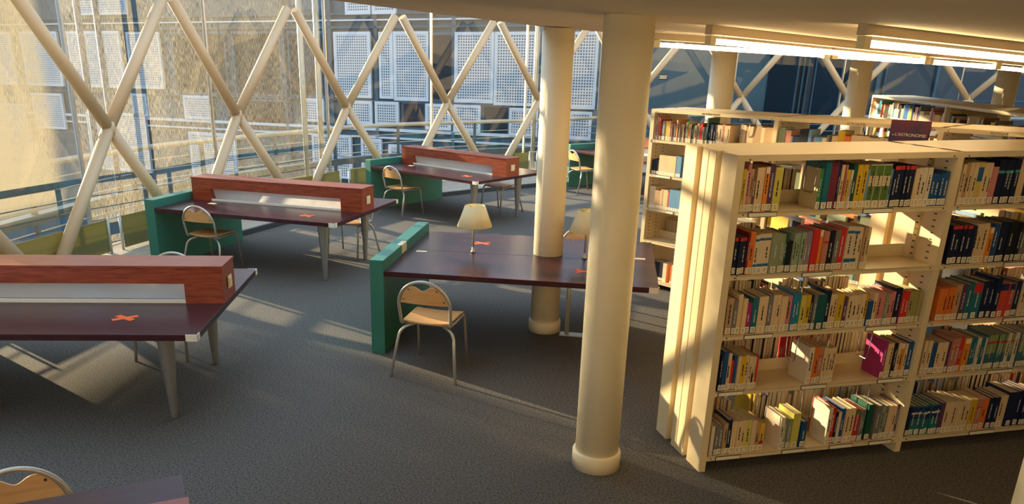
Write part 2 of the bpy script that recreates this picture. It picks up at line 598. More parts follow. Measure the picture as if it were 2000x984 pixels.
# diagonal struts: a chain of X crosses
mids = [((NODES[i][0] + NODES[i + 1][0]) / 2, (NODES[i][1] + NODES[i + 1][1]) / 2) for i in range(len(NODES) - 1)]
names = ['behind the viewer', 'beside the viewer', 'left of the frame', 'far left', 'at the left frame edge', 'first full', 'second full', 'third full', 'fourth full', 'half hidden by the desk column', 'behind the front column',
         'just right of the third column', 'behind the fourth column', 'far right', 'beyond']
R = 0.075
for i in range(1, len(NODES) - 1):
    nx, ny = NODES[i]
    root = empty('strut_cross', nx, ny, 0)
    lab = {4: 'cream tube strut cross cut off by the left edge of the photo', 5: 'cream tube strut cross nearest on the left, above the green end of the second desk',
           6: 'cream tube strut cross rising behind the red hood of the second desk', 7: 'cream tube strut cross left of the farther hooded desk',
           8: 'cream tube strut cross standing directly behind the farther hooded desk', 9: 'cream tube strut cross half hidden by the slimmer column through the table',
           10: 'cream tube strut cross behind the front column, one arm showing right of it', 11: 'cream tube strut cross just right of the third column behind the shelves',
           12: 'cream tube strut cross crossing behind the fourth column', 13: 'cream tube strut V above the rear dark bookshelf'}.get(i, 'cream tube strut cross on the glass wall beside the viewer, number %d along' % i)
    tag(root, lab, 'strut', 'diagonal strut crosses along the glass')
    for k, (mx, my) in enumerate((mids[i - 1], mids[i])):
        for z1, nm in ((ZT, 'upper_arm'), (-0.1, 'lower_arm')):
            d_ = Vector((mx - nx, my - ny, z1 - ZN))
            d_ *= 1 - (0.14 if z1 > 0 else 0.12) / d_.length
            MB().tube([(0, 0, ZN), (d_.x, d_.y, ZN + d_.z)], R, 16).build(nm, M_strut, root)
    jt = MB()
    jt.lathe([(0.02, ZN - 0.10), (0.075, ZN - 0.07), (0.085, ZN), (0.075, ZN + 0.07), (0.02, ZN + 0.10)], 0, 0, 20)
    jt.build('joint', M_strut, root)

# low guard panels of frosted yellow glass, one per bay
gl_where = {4: 'at the far left beside the nearest desk', 5: 'against the green end of the second desk', 6: 'behind the second desk', 7: 'behind the farther desk with a paper notice', 8: 'right of the farther desk hood'}
for i in range(4, 11):
    (x0, y0), (x1, y1) = NODES[i], NODES[i + 1]
    l = hypot(x1 - x0, y1 - y0)
    r = empty('guard_panel', x0 + normals[i][0] * 0.12, y0 + normals[i][1] * 0.12, 0.05, atan2(y1 - y0, x1 - x0))
    tag(r, 'low frosted yellow guard panel ' + gl_where.get(i, 'along the glass, bay %d from the room back' % i), 'guard panel', 'low guard panels along the glass')
    MB().box(0.14, l - 0.12, -0.008, 0.008, 0.03, 0.44).build('panel', M_frost, r)
    for x in (0.10, l - 0.09):
        MB().tube([(x, 0, 0), (x, 0, 0.46)], 0.016, 10).build('post', M_rail, r)
    MB().tube([(-0.09, 0, 0.44), (0.10, 0, 0.44)], 0.01, 8).build('link_bar', M_rail, r)

# outside railing and walkway
RAIL = [(-5.9, 2.5), (-5.95, 6.5), (-5.49, 9.33), (-4.9, 11.78), (-4.09, 13.33), (-2.94, 15.01), (-1.82, 16.44), (0.11, 17.6), (2.0, 18.55), (4.2, 19.8), (7.0, 20.7), (9.6, 20.6), (12.6, 20.8), (15.5, 20)]


def smooth(pts, z, k=6):
    out = []
    P = [Vector((x, y, z)) for x, y in pts]
    P = [P[0]] + P + [P[-1]]
    for i in range(1, len(P) - 2):
        a, b_, c, d = P[i - 1], P[i], P[i + 1], P[i + 2]
        for t in range(k):
            t /= k
            out.append(0.5 * (2 * b_ + (c - a) * t + (2 * a - 5 * b_ + 4 * c - d) * t * t + (3 * b_ - a - 3 * c + d) * t ** 3))
    out.append(P[-2])
    return out


r = empty('walkway_railing', 0, 17, 0)
tag(r, 'curved outdoor walkway railing with a pale top tube and thin cables', 'railing')
sh = [(x, y - 17) for x, y in RAIL]
MB().tube(smooth(sh, 1.1), 0.042, 10).build('handrail', M_rail, r)
for z in (0.9, 0.74, 0.58, 0.42, 0.26):
    MB().tube(smooth(sh, z), 0.008, 6).build('cable', M_rail, r)
sp = smooth(sh, 0.0)
for k in range(3, len(sp) - 1, 5):
    p = sp[k]
    MB().box(p.x - 0.03, p.x + 0.03, p.y - 0.03, p.y + 0.03, -0.5, 1.08).build('post', M_blue, r)
b = MB()
s2 = smooth(RAIL, 0)
for p, q in zip(s2, s2[1:]):
    d = (q - p).normalized()
    n_ = Vector((-d.y, d.x, 0)) * 0.09
    b.prism([(p.x - n_.x, p.y - n_.y), (q.x - n_.x, q.y - n_.y), (q.x + n_.x, q.y + n_.y), (p.x + n_.x, p.y + n_.y)], 0.38, 0.50)
tag(b.build('walkway_edge_beam', M_blue), 'dark blue curved edge beam of the outdoor walkway under the railing', 'beam')
for px, py, lab in ((-2.82, 14.75, 'left one of the two pale pipes rising behind the third strut cross'), (-2.56, 14.95, 'right one of the two pale pipes rising behind the third strut cross'), (1.78, 18.1, 'pale pipe rising outside just left of the desk column')):
    tag(MB().tube([(px, py, -1), (px, py, 5.5)], 0.05, 12).build('drain_pipe', M_rail), lab, 'pipe', 'outdoor drain pipes')
for px, py, lab in ((-5.26, 11.45, 'left one of two dark blue pipes outside the first streaked pane'), (-5.02, 11.5, 'right one of two dark blue pipes outside the first streaked pane')):
    tag(MB().tube([(px, py, -6), (px, py, 5.5)], 0.045, 12).build('drain_pipe', M_blue), lab, 'pipe', 'outdoor drain pipes')

# building opposite
WD = Vector((1, -0.43, 0)).normalized()
WN = Vector((0.43, 1, 0)).normalized()
r = empty('building', 0.2, 27, 0, atan2(WD.y, WD.x))
tag(r, 'blue grey building across the courtyard clad with white perforated shutters', 'building')
MB().box(-32, 9.5, 0.12, 1.0, -6, 6.4).build('wall', M_wall, r)


def shutter(x0, z1, x1, z0):
    fr = MB()
    t = 0.1
    fr.box(x0, x1, -0.06, 0.05, z0, z0 + t).box(x0, x1, -0.06, 0.05, z1 - t, z1).box(x0, x0 + t, -0.06, 0.05, z0 + t, z1 - t).box(x1 - t, x1, -0.06, 0.05, z0 + t, z1 - t)
    o = fr.build('shutter', M_sheet, r)
    MB().box(x0 + t, x1 - t, -0.045, -0.03, z0 + t, z1 - t).build('perforated_sheet', M_perf, o)


SH = [(-4.94, 3.31, -3.46, 1.1), (-3.13, 3.3, -2.58, 1.1), (-2.56, 3.31, -1.23, 1.05), (-0.27, 3.28, 1.13, 1.05), (1.15, 3.28, 2.67, 1.0), (2.75, 3.28, 3.58, 1.0), (3.6, 3.27, 4.57, 0.96), (4.65, 3.27, 5.9, 0.96),
      (-4.5, 1.0, -3.45, 0.16), (-3.34, 1.0, -2.39, 0.16), (-1.35, 0.98, -0.38, 0.11), (-0.29, 0.98, 0.7, 0.07), (1.72, 0.94, 2.72, 0.04), (3.75, 0.89, 4.5, 0.02), (-4.42, 4.5, -3.42, 3.86), (-3.36, 4.5, -2.43, 3.86),
      (-6.32, 1.03, -5.46, 0.2), (-6.05, -0.22, -4.35, -1.81), (-2.82, -0.46, -2.33, -0.95), (1.11, -0.76, 2.79, -1.6), (-3.95, -0.3, -3.1, -1.6),
      (-20.6, 3.4, -18.41, 1.2), (-17.84, 3.4, -14.96, 1.2), (-14.7, 1.0, -13.89, 0.1), (-17.38, 0.2, -14.07, -2.2), (-16.95, 5.4, -14.39, 4.0), (-20.48, 0.9, -18.65, -0.6), (-14.6, 3.35, -12.9, 1.2), (-12.0, 1.0, -10.6, 0.1),
      (-24.5, 3.4, -21.2, 1.2), (-11.9, -0.4, -9.6, -2.2), (-23, 0.4, -21, -2)]
for a in SH:
    shutter(*a)
for x0, z1, x1, z0 in [(-1.17, 3.23, -0.31, 1.1), (-2.26, 0.99, -1.40, 0.12), (0.76, 0.97, 1.68, 0.06), (2.76, 0.93, 3.70, 0.04), (-6.9, 3.3, -5.2, 1.1), (-12.3, 3.3, -9.8, 1.1), (-9.4, 3.3, -7.3, 1.1), (-9.9, 0.9, -7.0, -0.2)]:
    o = MB().box(x0 - 0.05, x1 + 0.05, 0.02, 0.14, z0 - 0.05, z1 + 0.05).build('window', M_blue, r)
    MB().box(x0 + 0.04, x1 - 0.04, 0.005, 0.03, z0 + 0.04, z1 - 0.04).build('pane', M_pane, o)
for x in (-5.1, -1.2, -0.30, -3.25, 2.72, -7.1, 4.6):
    MB().box(x - 0.09, x + 0.05, -0.02, 0.13, -5, 6.2).build('mullion_post', M_wall, r)
for z, h in ((3.42, 0.07), (3.66, 0.05), (0.98, 0.06), (-0.02, 0.10), (-0.28, 0.06), (3.86, 0.06)):
    MB().box(-30, 9.4, -0.02, 0.14, z, z + h).build('cladding_ledge', M_sheet if h < 0.06 or z < 0 else M_wall, r)

r = empty('building', 8.7, 24.7, 0, radians(4))
tag(r, 'dark blue building face seen through the glass above the shelves on the right', 'building')
MB().box(0.0, 30, 0, 1, -6, 9).build('wall', M_wall2, r)
for x, wd in ((0.5, 0.10), (1.9, 0.05), (2.05, 0.05), (4.3, 0.12), (4.55, 0.04), (6.2, 0.08), (8.8, 0.05), (10.1, 0.05)):
    MB().box(x, x + wd, -0.08, 0.02, -6, 8.9).build('mullion_post', M_wall, r)
for z in (1.3, 2.9):
    MB().box(5.6, 16, -0.05, 0.02, z, z + 0.04).build('cladding_ledge', M_wall, r)
for x0, x1, z0, z1 in ((0.7, 1.8, 0.2, 3.6), (2.3, 4.1, 0.0, 3.6)):
    o = MB().box(x0, x1, -0.04, 0.02, z0, z1).build('window', M_blue, r)
    MB().box(x0 + 0.06, x1 - 0.06, -0.055, -0.03, z0 + 0.06, z1 - 0.06).build('pane', M_pane, o)
# unseen block added left of the frame: its top edge and opening shape the sunbeams
LT, LN = Vector((cos(SUN_AZ), sin(SUN_AZ), 0)), Vector((-sin(SUN_AZ), cos(SUN_AZ), 0))
r = bpy.data.objects.new('sun_blocker', None)
C.objects.link(r)
Mw = Matrix((LN, -LT, Vector((0, 0, 1)))).transposed().to_4x4()
Mw.translation = LT * -20.9
r.matrix_world = Mw
tag(r, 'added unseen sun blocker, out past the left edge of the glass', 'building')
MB().box(-9, 1.75, 0, 3, -6, 4.38).box(1.75, 3.2, 0, 0.2, 3.5, 4.38).build('wall', M_wall, r)
tag(MB().box(-60, 60, -20, 70, -6.2, -6.0).build('ground', M_conc), 'grey courtyard ground far below the windows', 'ground', kind='structure')


# ------------------------------------------------------------------ columns
def column(x, y, label, ring=True, r_=0.134):
    t = empty('round_column', x, y)
    tag(t, label, 'column', 'round cream columns', kind='thing')
    MB().lathe([(r_, 0.0), (r_, min(ceil_z(x - 0.14, y), ceil_z(x + 0.14, y)) - 0.001)], 0, 0, 48).build('shaft', M_cream, t)
    MB().lathe([(0.134, 0.0), (0.150, 0.0), (0.150, 0.098), (0.146, 0.108), (0.134, 0.112)], 0, 0, 48, caps=False).build('base_ring', M_cream, t)
    return t


column(0.906, 4.33, 'nearest full cream column standing on the carpet before the wood-topped table')
column(0.858, 6.90, 'slimmer-looking cream column passing through the dark table with lamps')
column(2.98, 9.05, 'cream column behind the shelves just right of the front column')
column(5.20, 10.40, 'cream column left of the rear dark bookshelf')
column(7.45, 10.9, 'cream column at the right edge above the rear bookshelf')
column(2.51, 2.80, 'cream column whose lit flank fills the bottom right corner')


# ------------------------------------------------------------------ fluorescent lamps
def batten(x0, y0, x1, y1, z0, z1, label):
    l = sqrt((x1 - x0) ** 2 + (y1 - y0) ** 2 + (z1 - z0) ** 2)
    r = bpy.data.objects.new('fluorescent_batten', None)
    C.objects.link(r)
    d = Vector((x1 - x0, y1 - y0, z1 - z0)).normalized()
    side = Vector((-d.y, d.x, 0)).normalized()
    upv = d.cross(side)
    M = Matrix((d, side, upv)).transposed().to_4x4()
    M.translation = Vector((x0, y0, z0))
    r.matrix_world = M
    tag(r, label, 'ceiling light', 'fluorescent battens on the ceiling')
    MB().box(-0.03, l + 0.03, -0.024, 0.024, 0.035, 0.085).build('housing', M_batten, r)
    MB().tube([(0.03, 0, 0), (l - 0.03, 0, 0)], 0.016, 14).build('tube', M_glow, r)
    for x in (0.0, l):
        MB().box(x - 0.025, x + 0.025, -0.02, 0.02, -0.022, 0.03).build('end_cap', M_ivory, r)
    return r


def bat(x0, y0, x1, y1, label, dz=0.10):
    return batten(x0, y0, x1, y1, ceil_z(x0, y0) - dz, ceil_z(x1, y1) - dz, label)


bat(1.55, 6.35, 2.95, 6.50, 'lit fluorescent batten rearmost on the left, starting beside the front column')
bat(3.02, 6.51, 4.45, 6.68, 'lit fluorescent batten continuing the rearmost row to the right')
bat(1.47, 4.74, 3.60, 6.26, 'lit fluorescent batten in the middle row above the front bookcase')
bat(3.68, 6.32, 5.2, 7.4, 'lit fluorescent batten continuing the middle row toward the right edge')
bat(1.85, 3.72, 3.22, 4.54, 'lit fluorescent batten nearest, running off the right edge')
bat(2.4, 0.4, 4.0, 0.9, 'added fill batten on the ceiling right of the viewer')  # from here on: unseen battens added as warm fill
bat(-1.2, 1.0, 0.2, 1.1, 'added fill batten on the ceiling left above the viewer')
bat(0.8, 1.0, 2.2, 1.2, 'added fill batten on the ceiling just right above the viewer')
bat(4.6, 1.5, 6.1, 2.0, 'added fill batten out of view at far right')
for j, y in enumerate((-0.5, -1.6, -2.7, -4.0)):  # unseen rows behind the camera, added for more fill light
    for k, x in enumerate((-1.2, 0.8, 2.8)):
        bat(x, y, x + 1.4, y + 0.08, 'added fill batten behind the viewer, %s row back, %s along' % (ORDW[j], ORDW[k]))


# ------------------------------------------------------------------ desks
TH = 0.74


def desk(x, y, a, label, L=2.398, W=1.649, hood=True, covers=((-1.95, 0.5),), panel=True, caps=True):
    r = empty('reading_desk', x, y, 0, a)
    tag(r, label, 'desk', 'hooded reading desks' if hood else None)
    MB().box(-L, 0, 0, W, TH - 0.044, TH).build('tabletop', M_top, r, bevel=0.003)
    for v0, v1 in ((-0.003, 0.05), (W - 0.05, W + 0.003)) if caps else ():
        e0, e1 = (v0, v0 + 0.006) if v0 < 0.5 else (v1 - 0.006, v1)
        o = MB().box(-0.075, 0.003, e0, e1, TH - 0.045, TH + 0.0005).box(-0.003, 0.003, v0, v1, TH - 0.045, TH + 0.0005).build('corner_cap', M_white, r)
        o['label'] = 'white corner cap'
    v0, v1, hh = 0.662, 0.963, 0.266
    if hood:
        hl = 2.361
        b = MB()
        b.box(-0.28, 0, v0, v1, TH, TH + hh).box(-hl, -hl + 0.27, v0, v1, TH, TH + hh).box(-hl + 0.27, -0.28, v0, v0 + 0.045, TH + 0.148, TH + hh)
        b.box(-hl - 0.004, 0.004, v0 - 0.006, v1 + 0.006, TH + hh, TH + hh + 0.014)
        h = b.build('hood', M_red, r)
        b = MB()
        x0_, x1_ = -hl + 0.27, -0.28
        b.add([(x0_, v0 + 0.10, TH + 0.01), (x1_, v0 + 0.10, TH + 0.01), (x1_, v0 + 0.055, TH + 0.148), (x0_, v0 + 0.055, TH + 0.148)], [(0, 1, 2, 3)])
        b.build('light_screen', M_plexi, h)
        MB().box(-hl + 0.27, -0.28, v0 + 0.012, v0 + 0.03, TH, TH + 0.024).build('lip', M_white, h)
        s = MB().box(0.004, 0.014, v0 + 0.10, v0 + 0.185, TH + 0.085, TH + 0.175)
        s.box(0.014, 0.018, v0 + 0.112, v0 + 0.173, TH + 0.098, TH + 0.162)
        s.build('power_socket', M_ivory, h, bevel=0.002)
    for v in (0.309, W - 0.309):
        MB().lathe([(0.0225, 0.0), (0.024, 0.012), (0.064, TH - 0.06), (0.064, TH - 0.044)], -0.325, v, 24).build('leg', M_steel, r)
    if panel:
        g = MB().box(-L - 0.134, -L, -0.003, W + 0.027, 0, 0.833).build('end_panel', M_green, r, bevel=0.004)
        g['label'] = 'green end panel'
    for u, v in covers:
        MB().box(u - 0.05, u + 0.05, v - 0.03, v + 0.03, TH, TH + 0.004).build('cable_cover', M_ivory, r)
    return r


deskA = desk(-1.648, 4.626, radians(0.79), 'nearest hooded desk on the left, dark top with an orange cross')
deskB = desk(-1.295, 8.158, radians(-20.14), 'second hooded desk, its green end below the first strut cross, reflector glaring white')
deskC = desk(0.302, 11.249, radians(-44.4), 'farther hooded desk with pale blue reflector, left of the slimmer column')
deskY = desk(3.50, 13.6, radians(-60), 'farthest desk, glimpsed between the two tall columns')
deskZ = desk(-0.53, 1.36, radians(22.2), 'desk cut off by the bottom left corner, only its top and red hood corner showing', caps=False)

# lamp table built round the column
DA = radians(-11.44)
rD = empty('lamp_table', 1.603, 5.781, 0, DA)
tag(rD, 'long dark table with two lamps and a green end, a column rising through it', 'table')
DW, DL = 1.639, 2.242
MB().box(-DL, 0, 0, 0.817, TH - 0.044, TH).build('tabletop', M_top, rD, bevel=0.002)
du, dv = (0.858 - 1.603), (6.90 - 5.781)
cu_, cv_ = du * cos(DA) + dv * sin(DA), -du * sin(DA) + dv * cos(DA)
b = MB()
b.box(-DL, cu_ - 0.2, 0.821, DW, TH - 0.044, TH).box(cu_ + 0.2, 0, 0.821, DW, TH - 0.044, TH)
n = 48
sq, ci = [], []
y0, y1 = 0.821, DW
rect = [(cu_ - 0.2, y0), (cu_ + 0.2, y0), (cu_ + 0.2, y1), (cu_ - 0.2, y1)]
for i in range(n):
    a = 2 * pi * i / n
    ca, sa = cos(a), sin(a)
    rr = max(0.136, 0)
    ts = []
    if abs(ca) > 1e-6:
        ts.append(0.2 / abs(ca))
    if sa > 1e-6:
        ts.append((y1 - cv_) / sa)
    if sa < -1e-6:
        ts.append((y0 - cv_) / sa)
    t_ = min(ts)
    t_ = max(t_, 0.0)
    sq.append((cu_ + ca * t_, cv_ + sa * t_))
    q = (cu_ + ca * min(rr, t_), cv_ + sa * min(rr, t_))
    ci.append(q)
vs = [(x, y, TH) for x, y in sq] + [(x, y, TH) for x, y in ci] + [(x, y, TH - 0.044) for x, y in sq] + [(x, y, TH - 0.044) for x, y in ci]
fs = []
for i in range(n):
    j = (i + 1) % n
    fs += [(i, j, n + j, n + i), (2 * n + j, 2 * n + i, 3 * n + i, 3 * n + j), (2 * n + i, 2 * n + j, j, i)]
b.add(vs, fs)
b.build('tabletop', M_top, rD)
o = MB().box(-0.075, 0.003, -0.003, 0.003, TH - 0.045, TH + 0.0005).box(-0.003, 0.003, -0.003, 0.05, TH - 0.045, TH + 0.0005).build('corner_cap', M_white, rD)
o['label'] = 'white corner cap'
g = MB().box(-DL - 0.121, -DL, -0.008, 1.65, 0, 0.833).build('end_panel', M_green, rD, bevel=0.004)
g['label'] = 'green end panel'
s = MB().box(-DL - 0.045, -DL - 0.04 + 0.042, 0.58, 0.74, 0.752, 0.8335)
s.box(-DL - 0.03, -DL + 0.006, 0.60, 0.64, 0.77, 0.836).box(-DL - 0.03, -DL + 0.006, 0.68, 0.72, 0.77, 0.836)
s.build('power_socket', M_ivory, rD)
for u, v in ((-2.10, 0.75), (-0.13, 0.93)):
    MB().box(u - 0.05, u + 0.05, v - 0.025, v + 0.025, TH, TH + 0.004).build('cable_cover', M_ivory, rD)
MB().tube([(-0.735, 0.86, 0.006), (-0.735, 0.86, TH - 0.044)], 0.02, 12).build('support_pole', M_rail, rD)
MB().box(-0.80, -0.55, 0.80, 0.90, 0, 0.008).build('foot_plate', M_rail, rD)
for v in (0.35, 1.3):
    MB().box(-DL, -0.05, v - 0.015, v + 0.015, TH - 0.085, TH - 0.044).build('under_rail', M_dark, rD)


def table_lamp(x, y, label):
    r = empty('table_lamp', x, y, TH + 0.001)
    tag(r, label, 'lamp', 'table lamps on the long dark table')
    MB().lathe([(0.022, 0), (0.022, 0.012), (0.0135, 0.016), (0.0135, 0.045), (0.011, 0.05)], 0, 0, 16).build('base', M_steel, r)
    MB().tube([(0, 0, 0.045), (0, 0, 0.40)], 0.0095, 12).build('stem', M_rail, r)
    MB().lathe([(0.158, 0.245), (0.160, 0.247), (0.092, 0.435), (0.090, 0.435), (0.1565, 0.247), (0.158, 0.245)], 0.01, 0, 40, caps=False).build('shade', M_shade, r)
    b_ = MB()
    for k in range(3):
        a = k * 2 * pi / 3
        b_.tube([(0, 0, 0.40), (0.01 + 0.088 * cos(a), 0.088 * sin(a), 0.42)], 0.003, 6)
    b_.tube([(0, 0, 0.30), (-0.05, -0.02, 0.225)], 0.0025, 6)
    b_.build('shade_holder', M_steel, r)
    return r


table_lamp(0.169, 6.915, 'cream shaded table lamp standing free left of the slimmer column')
table_lamp(1.165, 6.72, 'cream shaded table lamp half hidden behind the front column')


def tape_cross(x, y, rz, label, s=0.062):
    o = MB()
    for a in (radians(33), radians(-33)):
        M = Matrix.Rotation(a, 4, 'Z')
        o.box(-s * 1.35, s * 1.35, -0.022, 0.022, 0.0003, 0.0014 if a > 0 else 0.0022, M)
    t = o.build('tape_cross', M_tape)
    t.location = (x, y, TH)
    t.rotation_euler = (0, 0, rz)
    tag(t, label, 'tape cross', 'orange tape crosses on the desks')


tape_cross(-2.24, 4.949, 0, 'orange tape cross on the nearest hooded desk')
tape_cross(0.266, 7.295, radians(-11), 'orange tape cross behind the free-standing table lamp')
tape_cross(1.089, 6.276, radians(-11), 'orange tape cross mostly hidden by the front column')
tape_cross(-1.672, 8.603, radians(-20), 'orange tape cross lost in glare on the second hooded desk')
tape_cross(0.175, 11.819, radians(-44), 'orange tape cross on the farther hooded desk')


# ------------------------------------------------------------------ chairs
def make_chair():
    r = empty('school_chair', 0, 0)
    tr = 0.0125
    hp = lambda x, z: (x, -0.185 - 0.20 * (z - 0.45), z)
    fr = MB()
    path = [hp(-0.205, 0.452), hp(-0.212, 0.60)]
    for k in range(1, 24):
        a = pi - pi * k / 24
        path.append(hp(0.212 * cos(a), 0.60 + 0.21 * sin(a)))
    path += [hp(0.212, 0.60), hp(0.205, 0.452)]
    L_ = bend([(-0.205, 0.175, 0.435), (-0.20, -0.17, 0.438)] + [path[0]], 0.03) + path[1:-1] + bend([path[-1], (0.20, -0.17, 0.438), (0.205, 0.175, 0.435)], 0.03)
    fr.tube(L_, tr, 10)
    fr.tube([(-0.2, -0.12, 0.425), (0.2, -0.12, 0.425)], 0.010, 8)
    fr.tube([(-0.2, 0.12, 0.425), (0.2, 0.12, 0.425)], 0.010, 8)
    fr.build('frame', M_tube, r)
    for s in (-1, 1):
        MB().tube(bend([(s * 0.215, 0.262, 0.0), (s * 0.204, 0.20, 0.43), (s * 0.203, 0.13, 0.437)], 0.05), tr, 10).build('leg', M_tube, r)
        MB().tube(bend([(s * 0.272, -0.268, 0.0), (s * 0.225, -0.165, 0.385), (s * 0.10, -0.10, 0.424)], 0.07), tr, 10).build('leg', M_tube, r)
    # curved plywood seat
    nx, ny = 12, 8
    vs, fs = [], []
    for t in (0, 1):
        for j in range(ny + 1):
            y = -0.175 + 0.365 * j / ny
            hw = 0.192 + 0.010 * (j / ny)
            for i in range(nx + 1):
                q = -1 + 2 * i / nx
                z = 0.447 + 0.010 * q * q - 0.014 * max(0, (j / ny - 0.8)) * 5 * 0.5 + (0.011 if t else 0)
                yy = y - (0.018 * (1 - q * q) if j == 0 else 0)
                vs.append((q * hw, yy, z))
    st = (nx + 1) * (ny + 1)
    for j in range(ny):
        for i in range(nx):
            a = j * (nx + 1) + i
            fs += [(a, a + nx + 1, a + nx + 2, a + 1), (st + a, st + a + 1, st + a + nx + 2, st + a + nx + 1)]
    for i in range(nx):
        a, c = i, ny * (nx + 1) + i
        fs += [(a, a + 1, st + a + 1, st + a), (c + 1, c, st + c, st + c + 1)]
    for j in range(ny):
        a, c = j * (nx + 1), j * (nx + 1) + nx
        fs += [(a + nx + 1, a, st + a, st + a + nx + 1), (c, c + nx + 1, st + c + nx + 1, st + c)]
    MB().add(vs, fs, False).build('seat', M_ply, r)
    # back board with the wavy dip in its top edge
    N = 26
    bot, top = [], []
    for i in range(N + 1):
        x = -0.196 + 0.392 * i / N
        zb = 0.622
        zt = 0.60 + sqrt(max(0.0, 0.197 ** 2 - x * x))
        dip = 0.772 - 0.034 * math.exp(-(x / 0.042) ** 2)
        zt = max(zb + 0.004, min(zt, dip))
        bot.append((x, zb))
        top.append((x, zt))
    vs, fs = [], []
    for t in (0, 1):
        for (x, zb), (_, zt) in zip(bot, top):
            cv = 0.035 * (1 - (x / 0.2) ** 2) * -1
            for z in (zb, zt):
                p = hp(x, z)
                vs.append((p[0], p[1] + cv * 0.6 + (0.010 if t else 0), p[2]))
    K = 2 * (N + 1)
    for i in range(N):
        a = 2 * i
        fs += [(a, a + 2, a + 3, a + 1), (K + a, K + a + 1, K + a + 3, K + a + 2), (a + 1, a + 3, K + a + 3, K + a + 1), (a, K + a, K + a + 2, a + 2)]
    fs += [(0, 1, K + 1, K), (2 * N, K + 2 * N, K + 2 * N + 1, 2 * N + 1)]
    bo = MB().add(vs, fs).build('backrest', M_ply, r)
    for x, z in ((-0.165, 0.655), (0.165, 0.655), (-0.115, 0.745), (0.115, 0.745)):
        p = hp(x, z)
        cvv = -0.035 * (1 - (x / 0.2) ** 2) * 0.6
        MB().tube([(p[0], p[1] + cvv - 0.004, p[2]), (p[0], p[1] + cvv + 0.014, p[2])], 0.006, 8).build('screw', M_dark, bo)
    return r


chair0 = make_chair()
chairs = [
    (-0.17, 5.90, -17, 'wooden chair with tube hoop back in front of the green-ended lamp table'),
    (-2.89, 8.97, -20, 'wooden chair facing the second hooded desk beside its green end'),
    (-1.34, 9.76, 160, 'wooden chair on the far side of the second hooded desk, under its right end'),
    (-0.86, 12.52, -44, 'wooden chair facing the farther hooded desk beside its green end'),
    (0.76, 12.87, 136, 'wooden chair behind the farther hooded desk, partly hidden by its legs'),
    (-2.46, 6.26, 181, 'wooden chair behind the nearest hooded desk, hoop peeping over the red hood'),
    (-3.50, 4.80, 0, 'chair at the left edge, one leg showing under the nearest hooded desk'),
    (2.46, 14.97, -68, 'chair at the farthest desk, seen between the two tall columns'),
    (1.26, 7.50, 169, 'wooden chair behind the lamp table, back peeping over beside the second lamp'),
    (-1.72, 2.55, 202, 'wooden chair in the bottom left corner, its hoop and back board cut off'),
]
for i, (x, y, rz, lab) in enumerate(chairs):
    c = chair0 if i == 0 else copy_tree(chair0)
    c.location = (x, y, 0)
    c.rotation_euler = (0, 0, radians(rz))
    tag(c, lab, 'chair', 'tube framed school chairs')


# ------------------------------------------------------------------ bookcases
BAY = 1.404
LIPS = [1.628, 1.264, 0.897, 0.537, 0.098]        # shelf surface heights


def bookcase(name_label, x, y, a, bays, bay=BAY, lips=LIPS, top=1.944, holders=(), grp='double sided library bookcases'):
    r = empty('bookcase', x, y, 0, a)
    tag(r, name_label, 'bookcase', grp)
    D = 0.598
    PW = 0.041
    for k in range(bays + 1):
        u = k * bay
        b_ = MB()
        for va, vb in ((0, 0.166), (0.218, 0.38), (0.452, D)):
            b_.box(u, u + PW, va, vb, 0, top)
        for va, vb in ((0.166, 0.218), (0.38, 0.452)):
            b_.box(u + 0.030, u + PW, va, vb, 0.02, top)
        if k == 0:
            b_.box(u - 0.004, u, 0.0, 0.13, 0.03, top - 0.01).box(u - 0.004, u, 0.225, 0.30, 0.05, top - 0.01).box(u - 0.004, u, 0.31, 0.375, 0.05, top - 0.01)
        up_ = b_.build('upright', M_shelf, r)
        h = MB()
        for q in range(44):
            z = 0.2 + q * 0.039
            for v in (0.075, 0.20):
                for ue in ((u - 0.0012, u + 0.001), (u + PW - 0.001, u + PW + 0.0012)):
                    if not (k == 0 and ue[0] < u):
                        h.box(ue[0], ue[1], v - 0.010, v + 0.010, z, z + 0.007)
        h.build('slot_holes', M_slot, up_)
    b_ = MB()
    b_.box(PW, bays * bay, 0.004, D - 0.004, top - 0.006, top)
    for k in range(bays):
        b_.box(k * bay + PW, (k + 1) * bay, 0, 0.006, top - 0.034, top)
        b_.box(k * bay + PW, (k + 1) * bay, D - 0.006, D, top - 0.034, top)
    b_.build('top_panel', M_shelf, r)
    for k in range(bays):
        u0, u1 = k * bay + PW, (k + 1) * bay
        for zi, z in enumerate(lips):
            for side in (0, 1):
                b_ = MB()
                va, vb = (0.0, 0.285) if side == 0 else (D - 0.285, D)
                b_.box(u0, u1, va, vb, z - 0.006, z - 0.001)
                if side == 0:
                    b_.box(u0, u1, 0.0, 0.006, z - 0.027, z + 0.001).box(u0, u1, 0.279, 0.285, z - 0.001, z + 0.075)
                else:
                    b_.box(u0, u1, D - 0.006, D, z - 0.027, z + 0.001)
                b_.build('shelf', M_shelf, r)
        sc = MB()
        for z in lips + [top - 0.012]:
            for u in (u0 + 0.03, u1 - 0.03):
                sc.box(u - 0.004, u + 0.004, -0.0012, 0.0, z - 0.017, z - 0.009)
        sc.build('bolt_heads', M_slot, r)
    for k, zi, u, ln in holders:
        z = lips[zi]
        b_ = MB()
        b_.box(u, u + ln, -0.004, -0.0005, z - 0.028, z + 0.001)
        b_.m = 1
        b_.box(u + 0.004, u + ln - 0.004, -0.0055, -0.004, z - 0.024, z - 0.003)
        b_.build('label_holder', [M_ink, M_label], r)
    return r


